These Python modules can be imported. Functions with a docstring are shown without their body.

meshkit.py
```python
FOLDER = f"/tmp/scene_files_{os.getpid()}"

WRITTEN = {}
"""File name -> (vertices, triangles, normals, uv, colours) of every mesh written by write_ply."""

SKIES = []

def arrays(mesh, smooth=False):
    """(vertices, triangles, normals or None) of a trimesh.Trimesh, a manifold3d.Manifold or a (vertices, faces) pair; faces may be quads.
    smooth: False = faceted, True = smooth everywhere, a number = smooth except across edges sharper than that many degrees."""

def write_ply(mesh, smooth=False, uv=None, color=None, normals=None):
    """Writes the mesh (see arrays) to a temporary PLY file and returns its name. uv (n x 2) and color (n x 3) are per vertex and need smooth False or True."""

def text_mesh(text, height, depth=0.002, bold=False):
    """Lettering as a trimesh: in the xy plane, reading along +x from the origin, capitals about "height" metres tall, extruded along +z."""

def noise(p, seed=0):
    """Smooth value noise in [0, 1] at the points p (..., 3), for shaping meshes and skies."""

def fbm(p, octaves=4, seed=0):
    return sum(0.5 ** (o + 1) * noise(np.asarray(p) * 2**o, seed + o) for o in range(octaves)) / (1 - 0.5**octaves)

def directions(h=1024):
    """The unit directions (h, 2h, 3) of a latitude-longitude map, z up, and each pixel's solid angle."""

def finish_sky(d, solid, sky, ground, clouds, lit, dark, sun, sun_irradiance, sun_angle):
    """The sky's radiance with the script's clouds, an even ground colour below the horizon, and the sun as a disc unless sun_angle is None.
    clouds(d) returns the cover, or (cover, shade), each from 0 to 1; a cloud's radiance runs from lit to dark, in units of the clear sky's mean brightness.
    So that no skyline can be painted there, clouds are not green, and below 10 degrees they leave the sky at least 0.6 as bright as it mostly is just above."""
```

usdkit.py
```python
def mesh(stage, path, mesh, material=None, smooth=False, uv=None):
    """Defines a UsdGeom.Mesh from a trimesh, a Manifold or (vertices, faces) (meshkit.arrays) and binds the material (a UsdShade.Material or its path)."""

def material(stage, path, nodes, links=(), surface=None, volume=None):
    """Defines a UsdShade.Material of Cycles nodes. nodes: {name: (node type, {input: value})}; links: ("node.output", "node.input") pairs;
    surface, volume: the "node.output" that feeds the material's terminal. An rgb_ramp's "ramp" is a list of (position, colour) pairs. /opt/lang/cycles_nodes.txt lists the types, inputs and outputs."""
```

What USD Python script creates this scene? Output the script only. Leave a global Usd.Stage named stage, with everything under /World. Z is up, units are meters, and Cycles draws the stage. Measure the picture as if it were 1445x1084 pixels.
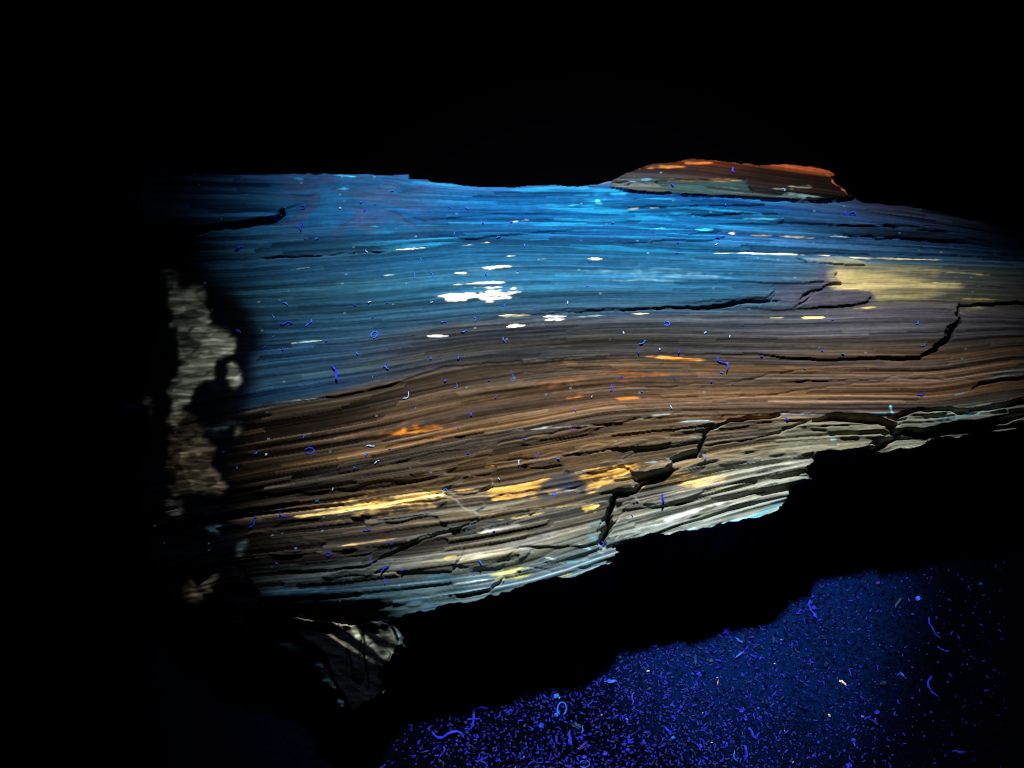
import math, random
import numpy as np
import shapely
from scipy import ndimage
from scipy.interpolate import PchipInterpolator
from scipy.spatial import cKDTree
import usdkit
from pxr import Usd, UsdGeom, UsdLux, UsdShade, Gf, Sdf, Vt

random.seed(7)
RNG = np.random.default_rng(7)
stage = Usd.Stage.CreateInMemory()
UsdGeom.SetStageUpAxis(stage, 'Z'); UsdGeom.SetStageMetersPerUnit(stage, 1.0)
UsdGeom.Xform.Define(stage, '/World'); UsdGeom.Scope.Define(stage, '/World/Looks')
MM = 0.001

# ------------------------------------------------------------------ camera (lengths in mm)
W, H = 1445.0, 1084.0
ALPHA = math.radians(20)              # lean of the camera towards the front of the table
ZREF, HFOV = 18.0, 38.0
HALF = math.tan(math.radians(HFOV / 2))
DIST = 72.25 / HALF
EYE = np.array([0, -DIST * math.sin(ALPHA), ZREF + DIST * math.cos(ALPHA)])
FWD = np.array([0, math.sin(ALPHA), -math.cos(ALPHA)])
UP = np.array([0, math.cos(ALPHA), math.sin(ALPHA)])
cam = UsdGeom.Camera.Define(stage, '/World/camera')
cam.CreateHorizontalApertureAttr(36.0); cam.CreateVerticalApertureAttr(27.0)
cam.CreateFocalLengthAttr(18.0 / HALF)
cam.CreateFStopAttr(16.0); cam.CreateFocusDistanceAttr((DIST + 1) * MM)
cam.CreateClippingRangeAttr(Gf.Vec2f(0.005, 10.0)); cam.CreateExposureAttr(0.0)
m = Gf.Matrix4d(1); m.SetLookAt(Gf.Vec3d(*(EYE * MM)), Gf.Vec3d(*((EYE + FWD) * MM)), Gf.Vec3d(0, 0, 1))
UsdGeom.Xformable(cam).AddTransformOp().Set(m.GetInverse())


def project(x, y, z):
    d = [x - EYE[0], y - EYE[1], z - EYE[2]]
    f = d[1] * FWD[1] + d[2] * FWD[2]; u = d[1] * UP[1] + d[2] * UP[2]
    return W / 2 + d[0] / f / HALF * W / 2, H / 2 - u / f / HALF * W / 2


def unproject(px, py, z):
    a = (np.asarray(px, float) - W / 2) / (W / 2) * HALF; b = -(np.asarray(py, float) - H / 2) / (W / 2) * HALF
    dy, dz = FWD[1] + b * UP[1], FWD[2] + b * UP[2]
    t = (z - EYE[2]) / dz
    return EYE[0] + a * t, EYE[1] + dy * t


# ------------------------------------------------------------------ light: one narrow torch from behind and above, plus an added faint spill light
TH = math.radians(40)
tx, ty = unproject(852, 530, 15)
LAMP_DIST, LAMP_HALF, LAMP_SOFT, LAMP_I = 300.0, 12.6, 1.0, 4300.0
lx, ly, lz = float(tx), float(ty) + LAMP_DIST * math.sin(TH), 15 + LAMP_DIST * math.cos(TH)
for lamp_name, half, soft, power, col in (('torch', LAMP_HALF, LAMP_SOFT, LAMP_I, (1, .985, .96)), ('torch_spill', 24.0, 1.0, LAMP_I * .012, (.55, .7, 1))):
    lamp = UsdLux.SphereLight.Define(stage, '/World/' + lamp_name)
    lamp.CreateRadiusAttr(7 * MM); lamp.CreateIntensityAttr(power); lamp.CreateColorAttr(Gf.Vec3f(*col))
    sh = UsdLux.ShapingAPI.Apply(lamp.GetPrim()); sh.CreateShapingConeAngleAttr(half); sh.CreateShapingConeSoftnessAttr(soft)
    m = Gf.Matrix4d(1); m.SetLookAt(Gf.Vec3d(lx * MM, ly * MM, lz * MM), Gf.Vec3d(float(tx) * MM, float(ty) * MM, 15 * MM), Gf.Vec3d(0, 0, 1))
    UsdGeom.Xformable(lamp).AddTransformOp().Set(m.GetInverse())


# ------------------------------------------------------------------ helpers
used = {}


def numbered(name, parent='/World'):
    k = (parent, name); n = used.get(k, 0); used[k] = n + 1
    return f'{parent}/{name}' if n == 0 else f'{parent}/{name}_{n:03d}'


def tag(prim, label=None, cat=None, group=None, kind=None):
    for k, v in (('label', label), ('category', cat), ('group', group), ('kind', kind)):
        if v: prim.SetCustomDataByKey(k, v)


def put(name, v, f, mat, parent='/World', tint=None, smooth=35):
    path = numbered(name, parent)
    me = usdkit.mesh(stage, path, (np.asarray(v) * MM, np.asarray(f)), mat, smooth=False)
    if tint is not None:
        UsdGeom.PrimvarsAPI(me).CreatePrimvar('tint', Sdf.ValueTypeNames.Color3fArray, 'vertex').Set(Vt.Vec3fArray.FromNumpy(np.asarray(tint, np.float32)))
    return me


_grids = {}


def N(a, b, seed):
    """smooth value noise about -1..1, two coordinates"""
    if seed not in _grids:
        g = np.random.default_rng(1000 + seed).uniform(-1, 1, (256, 256))
        _grids[seed] = g
    return np.clip(1.55 * ndimage.map_coordinates(_grids[seed], [np.asarray(a) + 300.37, np.asarray(b) + 300.71], order=3, prefilter=False, mode='grid-wrap'), -1.3, 1.3)


def sstep(x, a, b):
    t = np.clip((x - a) / (b - a), 0, 1)
    return t * t * (3 - 2 * t)


def mix(a, b, t):
    return a + (b - a) * t


# ------------------------------------------------------------------ fibre directions: guide lines across the wood
GX = np.array([150, 340, 500, 700, 900, 1100, 1300, 1445, 1650.])
GUIDES = [[235, 246, 246, 262, 262, 278, 302, 330, 370],
          [375, 366, 356, 346, 352, 360, 367, 372, 385],
          [475, 470, 462, 447, 437, 438, 432, 440, 450],
          [630, 578, 550, 510, 501, 503, 505, 490, 490],
          [735, 690, 662, 625, 590, 584, 584, 565, 555],
          [790, 738, 718, 692, 657, 624, 610, 598, 590],
          [900, 865, 852, 830, 772, 712, 668, 645, 630]]
VREF = np.array([252, 356, 446, 515, 612, 680, 800.])
_P = [PchipInterpolator(GX, g) for g in GUIDES]


def fibre_index(px, py):
    """0 at the upper edge of the wood, 6 at the lower one; follows the grain"""
    Y = [p(np.clip(px, 150, 1650)) for p in _P]
    g = (py - Y[0]) / (Y[1] - Y[0])
    for k in range(6):
        t = (py - Y[k]) / (Y[k + 1] - Y[k])
        g = np.where(t > 0, k + t, g)
    return g


# ------------------------------------------------------------------ the slab: plan grid
STEP = 0.115
x0, _ = unproject(150, 500, ZREF); x1, _ = unproject(1620, 500, ZREF)
_, y1 = unproject(700, 190, ZREF); _, y0 = unproject(700, 1060, ZREF)
xs, ys = np.arange(x0, x1, STEP), np.arange(y0, y1, STEP)
X, Y = np.meshgrid(xs, ys)

END = [(180, 325), (240, 328), (290, 375), (335, 415), (368, 470), (362, 540), (345, 577), (330, 640), (322, 720), (345, 800), (400, 855), (430, 885), (380, 900), (180, 900)]
CHUNK = [(418, 862), (480, 858), (530, 876), (556, 884), (562, 905), (552, 935), (545, 962), (530, 990), (500, 1006), (480, 975), (462, 930), (430, 905), (412, 882)]


def base_height(px, py):
    g = fibre_index(px, py)
    h = np.interp(g, [-1, 0, .6, 1.5, 2.5, 3.5, 4.5, 5.3, 6, 7], [15.5, 17.2, 18.4, 19, 18.6, 17.8, 16.8, 15.6, 13.6, 11.5])
    end = sstep(px, 372, 215) * sstep(py, 300, 380)
    h = h - 6.5 * end
    low = sstep(py, 838, 900) * sstep(px, 590, 520)
    h = mix(h, 8.5, low)
    h = h - 2.2 * sstep(px, 1180, 1640) * sstep(g, 1.2, -.2)
    return h


PX, PY = project(X, Y, ZREF)
for _ in range(3):
    B = base_height(PX, PY)
    gg_ = fibre_index(PX, PY); PX, PY = project(X, Y, B + np.interp(gg_, [-.5, 1.2, 2.5, 3.5, 5, 6], [1.1, 1.1, .95, .75, .5, .3]))
G = fibre_index(PX, PY)
VREF = VREF + 0.0; V = np.interp(G, np.arange(7), VREF); V = np.where(G < 0, VREF[0] + G * 100, np.where(G > 6, VREF[-1] + (G - 6) * 110, V))

V = V + 1.6 * N(PX / 190, V / 16, 72) + .6 * N(PX / 60, V / 8, 73) + .45 * N(PX / 18, V / 3, 74)

# splintery ends: points are shifted along the grain in bundles of fibres
lath = np.floor((V + 3 * N(PX / 260, V / 40, 1)) / 4.5)
bund = np.modf(np.sin(lath * 12.9898) * 43758.5453)[0]
WARP = 4.5 * bund + 8 * N(PX / 60, V / 9, 2) + 2.0 * N(PX / 9, V / 2.6, 3)
WX = PX + WARP
WY = PY + 1.4 * N(PX / 26, V / 14, 4) + .8 * N(PX / 9, V / 6, 5)


def inside(poly, wx=WX, wy=WY):
    p = np.array(poly, float); out = np.zeros(wx.shape, bool)
    box = (wx >= p[:, 0].min()) & (wx <= p[:, 0].max()) & (wy >= p[:, 1].min()) & (wy <= p[:, 1].max())
    pg = shapely.Polygon(p).buffer(0); shapely.prepare(pg)
    out[box] = shapely.contains_xy(pg, wx[box], wy[box])
    return out


OUT = [(200, 238), (240, 240), (262, 247), (350, 248), (400, 246), (430, 245), (437, 243), (445, 246), (460, 243), (475, 245), (530, 246), (574, 246),
       (576, 253), (600, 253), (612, 257), (640, 259), (655, 262), (705, 264), (715, 266), (740, 263), (785, 262), (800, 264), (820, 263), (845, 261), (862, 257),
       (871, 249), (885, 240), (900, 233), (920, 227), (940, 224), (975, 221), (1000, 223), (1040, 226), (1085, 230), (1150, 232), (1166, 237), (1176, 248), (1190, 262),
       (1203, 279), (1215, 284), (1260, 290), (1320, 300), (1380, 312), (1445, 330), (1520, 345), (1560, 400), (1580, 480), (1560, 560),
       (1500, 585), (1445, 603), (1430, 606), (1380, 614), (1340, 618), (1330, 623), (1290, 631), (1255, 637), (1232, 638), (1200, 642), (1165, 646), (1147, 645),
       (1146, 652), (1143, 675), (1130, 682), (1115, 692), (1110, 708), (1095, 722), (1070, 730), (1040, 735), (1000, 745), (948, 755), (920, 757), (885, 765), (868, 768), (868, 778),
       (860, 790), (848, 798), (835, 806), (815, 814), (785, 815), (750, 826), (720, 838), (690, 845), (660, 851), (632, 857), (626, 862), (590, 868), (560, 872),
       (556, 884), (562, 905), (552, 935), (545, 962), (530, 990), (500, 1006), (480, 990), (462, 950), (430, 925), (395, 915), (340, 880), (260, 860), (215, 800),
       (205, 700), (200, 600), (206, 500), (203, 400), (198, 330)]
_lo = np.maximum(sstep(PY, 540, 600), .45 * sstep(PX, 860, 890) * sstep(PY, 300, 280))
owx, owy = PX + (.35 + .9 * _lo) * WARP, PY + (.9 + 2.2 * _lo) * N(PX / 22, V / 14, 6) + (.6 + 1.8 * _lo) * N(PX / 7, PY / 7, 7)
MASK = inside(OUT, owx, owy)

# plates and splinters, from below upwards: name, outline, step (mm), left end, left factor, right end, right factor, label
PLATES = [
    ('dark_end', END, 0, None, 'black end of the wood with pale patches of crust'),
    ('crust_chunk', CHUNK, 1.5, None, 'striped pale crust at the lower left foot'),
    ('pale_block', [(845, 800), (850, 745), (868, 715), (905, 685), (950, 668), (1000, 645), (1148, 640), (1160, 690), (1110, 740), (1000, 770), (868, 785)], .55, None, 'pale greenish block with cyan lower rim'),
    ('lower_ledge', [(985, 610), (1010, 590), (1040, 575), (1260, 575), (1262, 596), (1180, 590), (1150, 594), (1148, 646), (1060, 652), (985, 655)], .12, None, 'dark brown ledge between the stepped crack and the pale block'),
    ('lower_flake', [(1148, 596), (1180, 592), (1248, 598), (1257, 611), (1235, 626), (1215, 633), (1195, 636), (1148, 640)], .5, None, 'small pale flake under the right crack'),
    ('lower_flake', [(1266, 607), (1300, 610), (1345, 600), (1400, 592), (1425, 586), (1420, 577), (1350, 580), (1300, 588), (1266, 594)], .7, None, 'wavy pale flake at the lower right'),
    ('lower_layer', [(170, 705), (340, 690), (450, 640), (560, 620), (700, 600), (740, 600), (850, 580), (960, 570), (1032, 570), (1020, 597), (1000, 602), (990, 618), (992, 633), (960, 640), (945, 648), (940, 665), (905, 672), (900, 690), (880, 700), (860, 703), (857, 720), (850, 745), (845, 775), (856, 790), (820, 822), (700, 852), (600, 872), (500, 885), (380, 866), (340, 800), (180, 800)], .9, (330, .2, 560, 1, 9e3, 1, 1e4, 1), 'brown lower layer streaked with yellow'),
    ('flake', [(300, 737), (425, 729), (540, 716), (632, 697), (640, 705), (668, 728), (668, 738), (640, 748), (600, 757), (575, 768), (532, 787), (517, 800), (430, 807), (300, 800)], .5, (330, .1, 560, 1, 9e3, 1, 1e4, 1), 'brown flake ending in a slanting broken edge'),
    ('flake', [(545, 676), (620, 668), (692, 675), (691, 686), (672, 697), (640, 699), (600, 692)], .6, (545, 0, 640, 1, 9e3, 1, 1e4, 1), 'small grey flake above the yellow streak'),
    ('flake', [(540, 806), (600, 790), (625, 779), (662, 769), (656, 785), (636, 806), (590, 808)], .42, (540, 0, 620, 1, 9e3, 1, 1e4, 1), 'short grey flake with cyan tip'),
    ('flake', [(560, 835), (652, 824), (700, 815), (705, 820), (690, 833), (660, 839), (600, 842)], .5, (560, 0, 640, 1, 9e3, 1, 1e4, 1), 'flat flake at the lower edge'),
    ('blunt_plate', [(620, 768), (700, 738), (780, 722), (850, 709), (861, 716), (856, 735), (847, 768), (830, 773), (735, 772), (700, 800), (640, 806)], .42, (620, 0, 760, 1, 9e3, 1, 1e4, 1), 'plate with blunt bluish end'),
    ('splinter', [(810, 612), (875, 607), (960, 598), (985, 592), (1012, 592), (1014, 599), (960, 606), (870, 614)], .55, (810, 0, 880, 1, 9e3, 1, 1e4, 1), 'grey splinter with pale cyan tip'),
    ('splinter', [(760, 632), (860, 622), (940, 616), (988, 618), (990, 624), (900, 634), (800, 640)], .45, (760, 0, 880, 1, 9e3, 1, 1e4, 1), ''),
    ('splinter', [(870, 655), (895, 650), (941, 647), (944, 655), (943, 665), (925, 669), (890, 668)], .9, (860, 0, 900, 1, 9e3, 1, 1e4, 1), 'grey rounded splinter above the black crack'),
    ('splinter', [(840, 690), (865, 683), (893, 684), (892, 692), (850, 699)], .7, (830, 0, 870, 1, 9e3, 1, 1e4, 1), ''),
    ('splinter', [(858, 703), (872, 700), (892, 702), (893, 709), (880, 713), (862, 711)], .5, None, 'dark pebble-like splinter inside the crack'),
    ('brown_layer', [(170, 640), (300, 570), (340, 550), (560, 520), (620, 500), (900, 480), (1300, 420), (1345, 425), (1460, 420), (1700, 470), (1700, 560), (1445, 562), (1380, 576), (1300, 590), (1258, 590), (1200, 584), (1100, 583), (1035, 586), (960, 586), (850, 600), (800, 606), (740, 620), (700, 627), (620, 638), (560, 652), (450, 676), (340, 690), (170, 705)], .9, (330, .2, 620, 1, 9e3, 1, 1e4, 1), 'brown layer with orange streaks'),
    ('grey_layer', [(170, 620), (340, 578), (450, 564), (545, 543), (600, 525), (620, 517), (700, 511), (800, 505), (900, 501), (1000, 499), (1062, 500), (1100, 506), (1150, 508), (1290, 505), (1318, 493), (1338, 470), (1350, 452), (1354, 428), (1450, 420), (1450, 385), (1250, 380), (1050, 400), (900, 410), (700, 420), (600, 440), (450, 440), (170, 450)], .8, (330, .5, 620, 1, 9e3, 1, 1e4, 1), 'grey brown layer broken off short at the right'),
    ('yellow_band', [(1085, 340), (1600, 350), (1600, 430), (1442, 428), (1352, 431), (1250, 433), (1236, 420), (1180, 412), (1085, 405)], -.1, None, 'pale yellow exposed band'),
    ('purple_flake', [(1040, 436), (1090, 428), (1140, 424), (1155, 411), (1200, 409), (1228, 411), (1237, 420), (1232, 428), (1200, 433), (1100, 438)], .45, (1040, .3, 1120, 1, 9e3, 1, 1e4, 1), 'dark purple flake below the yellow band'),
    ('blue_plate', [(170, 358), (340, 347), (520, 338), (700, 329), (860, 336), (960, 339), (1040, 342), (1110, 352), (1135, 371), (1163, 377), (1181, 386), (1181, 401), (1160, 402), (1154, 409), (1141, 411), (1135, 428), (1090, 424), (1040, 428), (1000, 434), (900, 437), (800, 440), (700, 447), (600, 466), (450, 470), (170, 472)], 1.0, (330, .3, 700, 1, 9e3, 1, 1e4, 1), 'broad blue plate with broken right end'),
    ('splinter', [(930, 405), (1040, 403), (1089, 404), (1090, 411), (1084, 421), (1040, 425), (930, 432)], .35, (930, 0, 1020, 1, 9e3, 1, 1e4, 1), ''),
    ('splinter', [(960, 372), (1060, 368), (1118, 374), (1150, 390), (1154, 399), (1125, 402), (1060, 401), (960, 400)], .3, (960, 0, 1080, 1, 9e3, 1, 1e4, 1), ''),
    ('splinter', [(1120, 365), (1200, 364), (1222, 370), (1228, 376), (1180, 375), (1130, 371)], .45, None, 'short pale lath above the yellow band'),
    ('upper_layer', [(170, 330), (250, 240), (580, 236), (700, 255), (870, 255), (1215, 278), (1445, 318), (1560, 345), (1500, 380), (1425, 366), (1300, 363), (1180, 359), (1040, 358), (960, 357), (860, 354), (700, 344), (560, 351), (370, 362), (170, 373)], .35, None, 'blue upper layer'),
    ('splinter', [(930, 339), (1090, 338), (1200, 341), (1330, 347), (1412, 354), (1416, 363), (1300, 361), (1180, 358), (1000, 356), (930, 356)], .22, (900, 0, 1050, 1, 9e3, 1, 1e4, 1), 'long slate blue lath at the right'),
    ('splinter', [(1165, 316), (1230, 319), (1330, 330), (1395, 340), (1300, 340), (1170, 336)], .45, (1165, .3, 1230, 1, 9e3, 1, 1e4, 1), ''),
    ('splinter', [(1000, 307), (1180, 304), (1260, 310), (1330, 319), (1250, 320), (1100, 316)], .4, (1000, 0, 1150, 1, 9e3, 1, 1e4, 1), ''),
    ('splinter', [(830, 283), (930, 281), (1073, 282), (1076, 291), (1010, 294), (860, 293)], .5, (830, 0, 930, 1, 9e3, 1, 1e4, 1), ''),
    ('splinter', [(860, 297), (1000, 295), (1096, 297), (1098, 303), (1000, 306), (880, 304)], .45, (860, 0, 980, 1, 9e3, 1, 1e4, 1), ''),
    ('splinter', [(980, 310), (1060, 309), (1104, 310), (1108, 317), (1050, 318), (980, 318)], .4, (980, 0, 1040, 1, 9e3, 1, 1e4, 1), ''),
    ('splinter', [(900, 326), (960, 323), (1005, 323), (1008, 328), (960, 331), (900, 331)], .4, (900, 0, 950, 1, 9e3, 1, 1e4, 1), ''),
    ('splinter', [(830, 335), (930, 332), (1007, 335), (1006, 341), (900, 344), (830, 344)], .4, (830, 0, 900, 1, 9e3, 1, 1e4, 1), ''),
    ('splinter', [(560, 300), (640, 296), (700, 292), (760, 293), (790, 299), (700, 304), (600, 310)], .3, (540, 0, 640, 1, 720, 1, 800, .2), ''),
    ('splinter', [(600, 330), (700, 322), (780, 318), (850, 322), (760, 328), (660, 338)], .35, (580, 0, 660, 1, 760, 1, 860, .2), ''),
    ('upper_left_block', [(190, 235), (240, 238), (300, 240), (430, 238), (445, 252), (432, 285), (396, 297), (384, 308), (300, 318), (240, 327), (190, 330)], 1.1, (170, .9, 180, .9, 350, 1, 440, .05), 'dim blue block at the upper left corner'),
    ('red_ridge', [(862, 266), (870, 246), (890, 236), (925, 222), (975, 216), (1060, 222), (1110, 226), (1152, 228), (1172, 238), (1194, 262), (1208, 281), (1150, 284), (1060, 280), (960, 276), (900, 273)], .7, None, 'dark red brown ridge along the upper edge'),
    ('ridge_lath', [(925, 252), (1000, 250), (1056, 250), (1059, 272), (1030, 276), (940, 275)], -.45, None, 'grey green lath set into the ridge'),
]
LAYER_H = {'lower_layer': ([340, 600, 860], [.5, .75, 1.0]), 'brown_layer': ([340, 600, 900], [.6, 1.05, 1.3]), 'grey_layer': ([340, 600, 1000, 1360], [.9, 1.35, 1.6, 2.1]),
           'yellow_band': ([1150, 1445], [1.85, 1.95]), 'pale_block': ([0, 1], [.75, .75]), 'lower_ledge': ([0, 1], [.9, .9]), 'lower_flake': ([1250, 1270], [.8, .95]), 'blue_plate': ([340, 620, 800, 1200], [.9, 1.38, 1.9, 2.45]), 'upper_layer': ([340, 560, 900, 1120, 1500], [1.1, 1.5, 1.95, 1.9, 1.95])}
DZ = np.zeros_like(PX); ID = np.full(PX.shape, -1, np.int16)
for k, (name, poly, dz, taper, label) in enumerate(PLATES):
    on = inside(poly, PX + .3 * WARP, WY) if name in ('dark_end', 'crust_chunk', 'upper_layer', 'upper_left_block', 'red_ridge') else inside(poly)
    add = np.full(PX.shape, float(dz) * (.72 if dz < 1.5 else 1))
    if taper:
        a, fa, b, fb, c, fc, d, fd = taper
        add *= np.interp(PX, [a, b, c, d], [fa, fb, fc, fd])
    if name in LAYER_H:
        DZ = np.where(on, .68 * np.interp(PX, *LAYER_H[name]), DZ)
    else:
        DZ = np.where(on, DZ + add, DZ)
    ID[on] = k

# lifted flakes with broken ends on the lower half, and the chipped rims of every plate there
fl = N((PX + 1.6 * WARP) / 78, (V + .25 * PX * 0) / 10, 90) + .35 * N(PX / 24, V / 6, 91)
FLK = (sstep(fl, .12, .2) + .8 * sstep(fl, .48, .55)) * sstep(G, 3.7, 4.3) * (1 - ((ID == 0) | (ID == 1)))
DZ = DZ + .3 * FLK
_gy, _gx = np.gradient(ndimage.gaussian_filter(DZ, .8), STEP)
RIM = ndimage.gaussian_filter(sstep(np.hypot(_gx, 1.2 * np.maximum(_gy, 0)) * ((_gy > .1) | (_gx < -.1)), .35, 1.1), .8)

# narrow cracks: points, width, depth
CRACKS = [([(853, 772), (850, 762), (862, 742), (858, 722), (862, 708), (868, 699), (892, 695), (905, 686), (925, 677), (950, 664)], 8.5, 4.5),
          ([(946, 654), (952, 648), (984, 641), (992, 622), (1002, 606), (1015, 603), (1032, 592), (1060, 591), (1100, 588)], 3.6, 2.4),
          ([(990, 628), (1040, 625), (1075, 615), (1100, 611), (1110, 605), (1148, 592)], 2.6, 1.6),
          ([(1148, 594), (1168, 589), (1200, 590), (1240, 594), (1262, 603), (1268, 615), (1258, 622)], 6, 3.5),
          ([(1262, 590), (1276, 585), (1300, 578), (1345, 578), (1380, 583)], 4.5, 2.6),
          ([(1268, 606), (1300, 611), (1335, 605), (1380, 600), (1445, 584), (1480, 575)], 8.5, 4.5),
          ([(1147, 648), (1180, 643), (1215, 639), (1240, 630), (1262, 618)], 9, 5),
          ([(1372, 553), (1385, 540), (1420, 536), (1470, 530)], 3.5, 1.5),
          ([(1353, 430), (1351, 455), (1340, 476), (1318, 496), (1296, 504)], 4.5, 2.6),
          ([(690, 629), (760, 613), (850, 599), (930, 588)], 2.2, .8),
          ([(985, 566), (1060, 560), (1120, 552), (1180, 545), (1260, 536)], 2.2, .9),
          ([(1100, 541), (1190, 537), (1280, 534), (1380, 538)], 2, .8),
          ([(366, 363), (420, 361), (480, 358), (548, 355)], 2.8, 1.5),
          ([(236, 332), (300, 321), (350, 315), (385, 310), (398, 298)], 5, 2.2),
          ([(1000, 435), (1040, 429), (1090, 425), (1094, 415)], 3.2, 1.4),
          ([(1118, 436), (1140, 428), (1153, 411)], 3.2, 1.4),
          ([(1176, 320), (1250, 322), (1345, 329)], 2.8, 1.4),
          ([(1175, 334), (1290, 339), (1380, 345)], 2.4, 1.2),
          ([(960, 358), (1120, 359), (1280, 362), (1410, 366)], 2.0, .4),
          ([(430, 728), (540, 717), (640, 706)], 2.4, 1.0),
          ([(671, 734), (640, 750), (575, 770), (533, 789), (517, 802), (400, 812)], 2.4, 1.0),
          ([(692, 676), (690, 688), (672, 698)], 2.4, 1.1), ([(663, 771), (657, 786), (636, 806)], 2.4, 1),
          ([(646, 842), (690, 836), (706, 818)], 4.5, 2.2),
          ([(450, 565), (520, 552), (560, 541)], 2.2, 1.0),
          ([(880, 750), (870, 762)], 2, .8), ([(882, 716), (876, 735), (868, 742), (855, 742)], 1.6, .9),
          ([(880, 548), (960, 546), (1040, 540), (1130, 522), (1220, 520)], 1.8, .6), ([(700, 532), (800, 520), (900, 524)], 1.8, .6),
          ([(440, 640), (560, 625), (660, 617)], 1.8, .6), ([(690, 652), (780, 646), (880, 634)], 2.2, .9), ([(400, 700), (520, 690), (640, 672)], 2, .8),
          ([(870, 285), (960, 279), (1060, 282), (1150, 287), (1205, 284)], 2.2, 1.2), ([(862, 262), (880, 262), (900, 258), (915, 262)], 2.4, 1.2),
          ([(880, 268), (910, 256), (930, 254)], 2, 1), ([(760, 440), (900, 437), (1040, 437)], 2, .8), ([(1222, 452), (1222, 462)], 2, .7),
          ([(690, 700), (800, 690), (860, 676)], 1.6, .6), ([(720, 800), (780, 806), (850, 800)], 1.8, .8)]
groove = np.zeros_like(PX)
for pts, w, dep in CRACKS:
    p = np.array(pts, float); s = np.r_[0, np.cumsum(np.hypot(*np.diff(p, axis=0).T))]
    t = np.arange(0, s[-1] + .8, .8); q = np.stack([np.interp(t, s, p[:, 0]), np.interp(t, s, p[:, 1])], 1)
    fade = np.interp(t, [0, 12, max(13, s[-1] - 12), max(25, s[-1])], [.25, 1, 1, .25])
    bx = (PX > q[:, 0].min() - 25) & (PX < q[:, 0].max() + 25) & (PY > q[:, 1].min() - 25) & (PY < q[:, 1].max() + 25)
    d, i = cKDTree(q).query(np.stack([WX[bx] * .5 + PX[bx] * .5, WY[bx] + .8 * N(PX[bx] / 14, PY[bx] / 14, 8) + 1.6 * N(PX[bx] / 7, PY[bx] / 9, 78)], 1))
    ww = (.72 if dep > 2.1 else .5) * w * np.maximum(.35, .62 + .8 * N(PX[bx] / 22, PY[bx] / 22, 9)) * (.5 + .5 * fade[i])
    groove[bx] = np.maximum(groove[bx], (.85 if dep > 2.1 else .36) * dep * fade[i] * sstep(d, ww * .95 + .7, ww * .12))

# mosaic of short laths: each with its own tone and a hair's difference in height
lv = np.floor((V + 2.5 * N(PX / 140, V / 20, 71)) / 5.2); hl = np.modf(np.abs(np.sin(lv * 78.233) * 43758.5453))[0]
lu = np.floor((PX + 1.2 * WARP) / (110 + 120 * hl) + 10 * hl)
TONE = np.modf(np.abs(np.sin(lv * 12.9898 + lu * 37.719) * 43758.5453))[0] - .5
TONE2 = np.modf(np.abs(np.sin(lv * 93.9898 + lu * 17.17) * 24634.6345))[0] - .5
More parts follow.
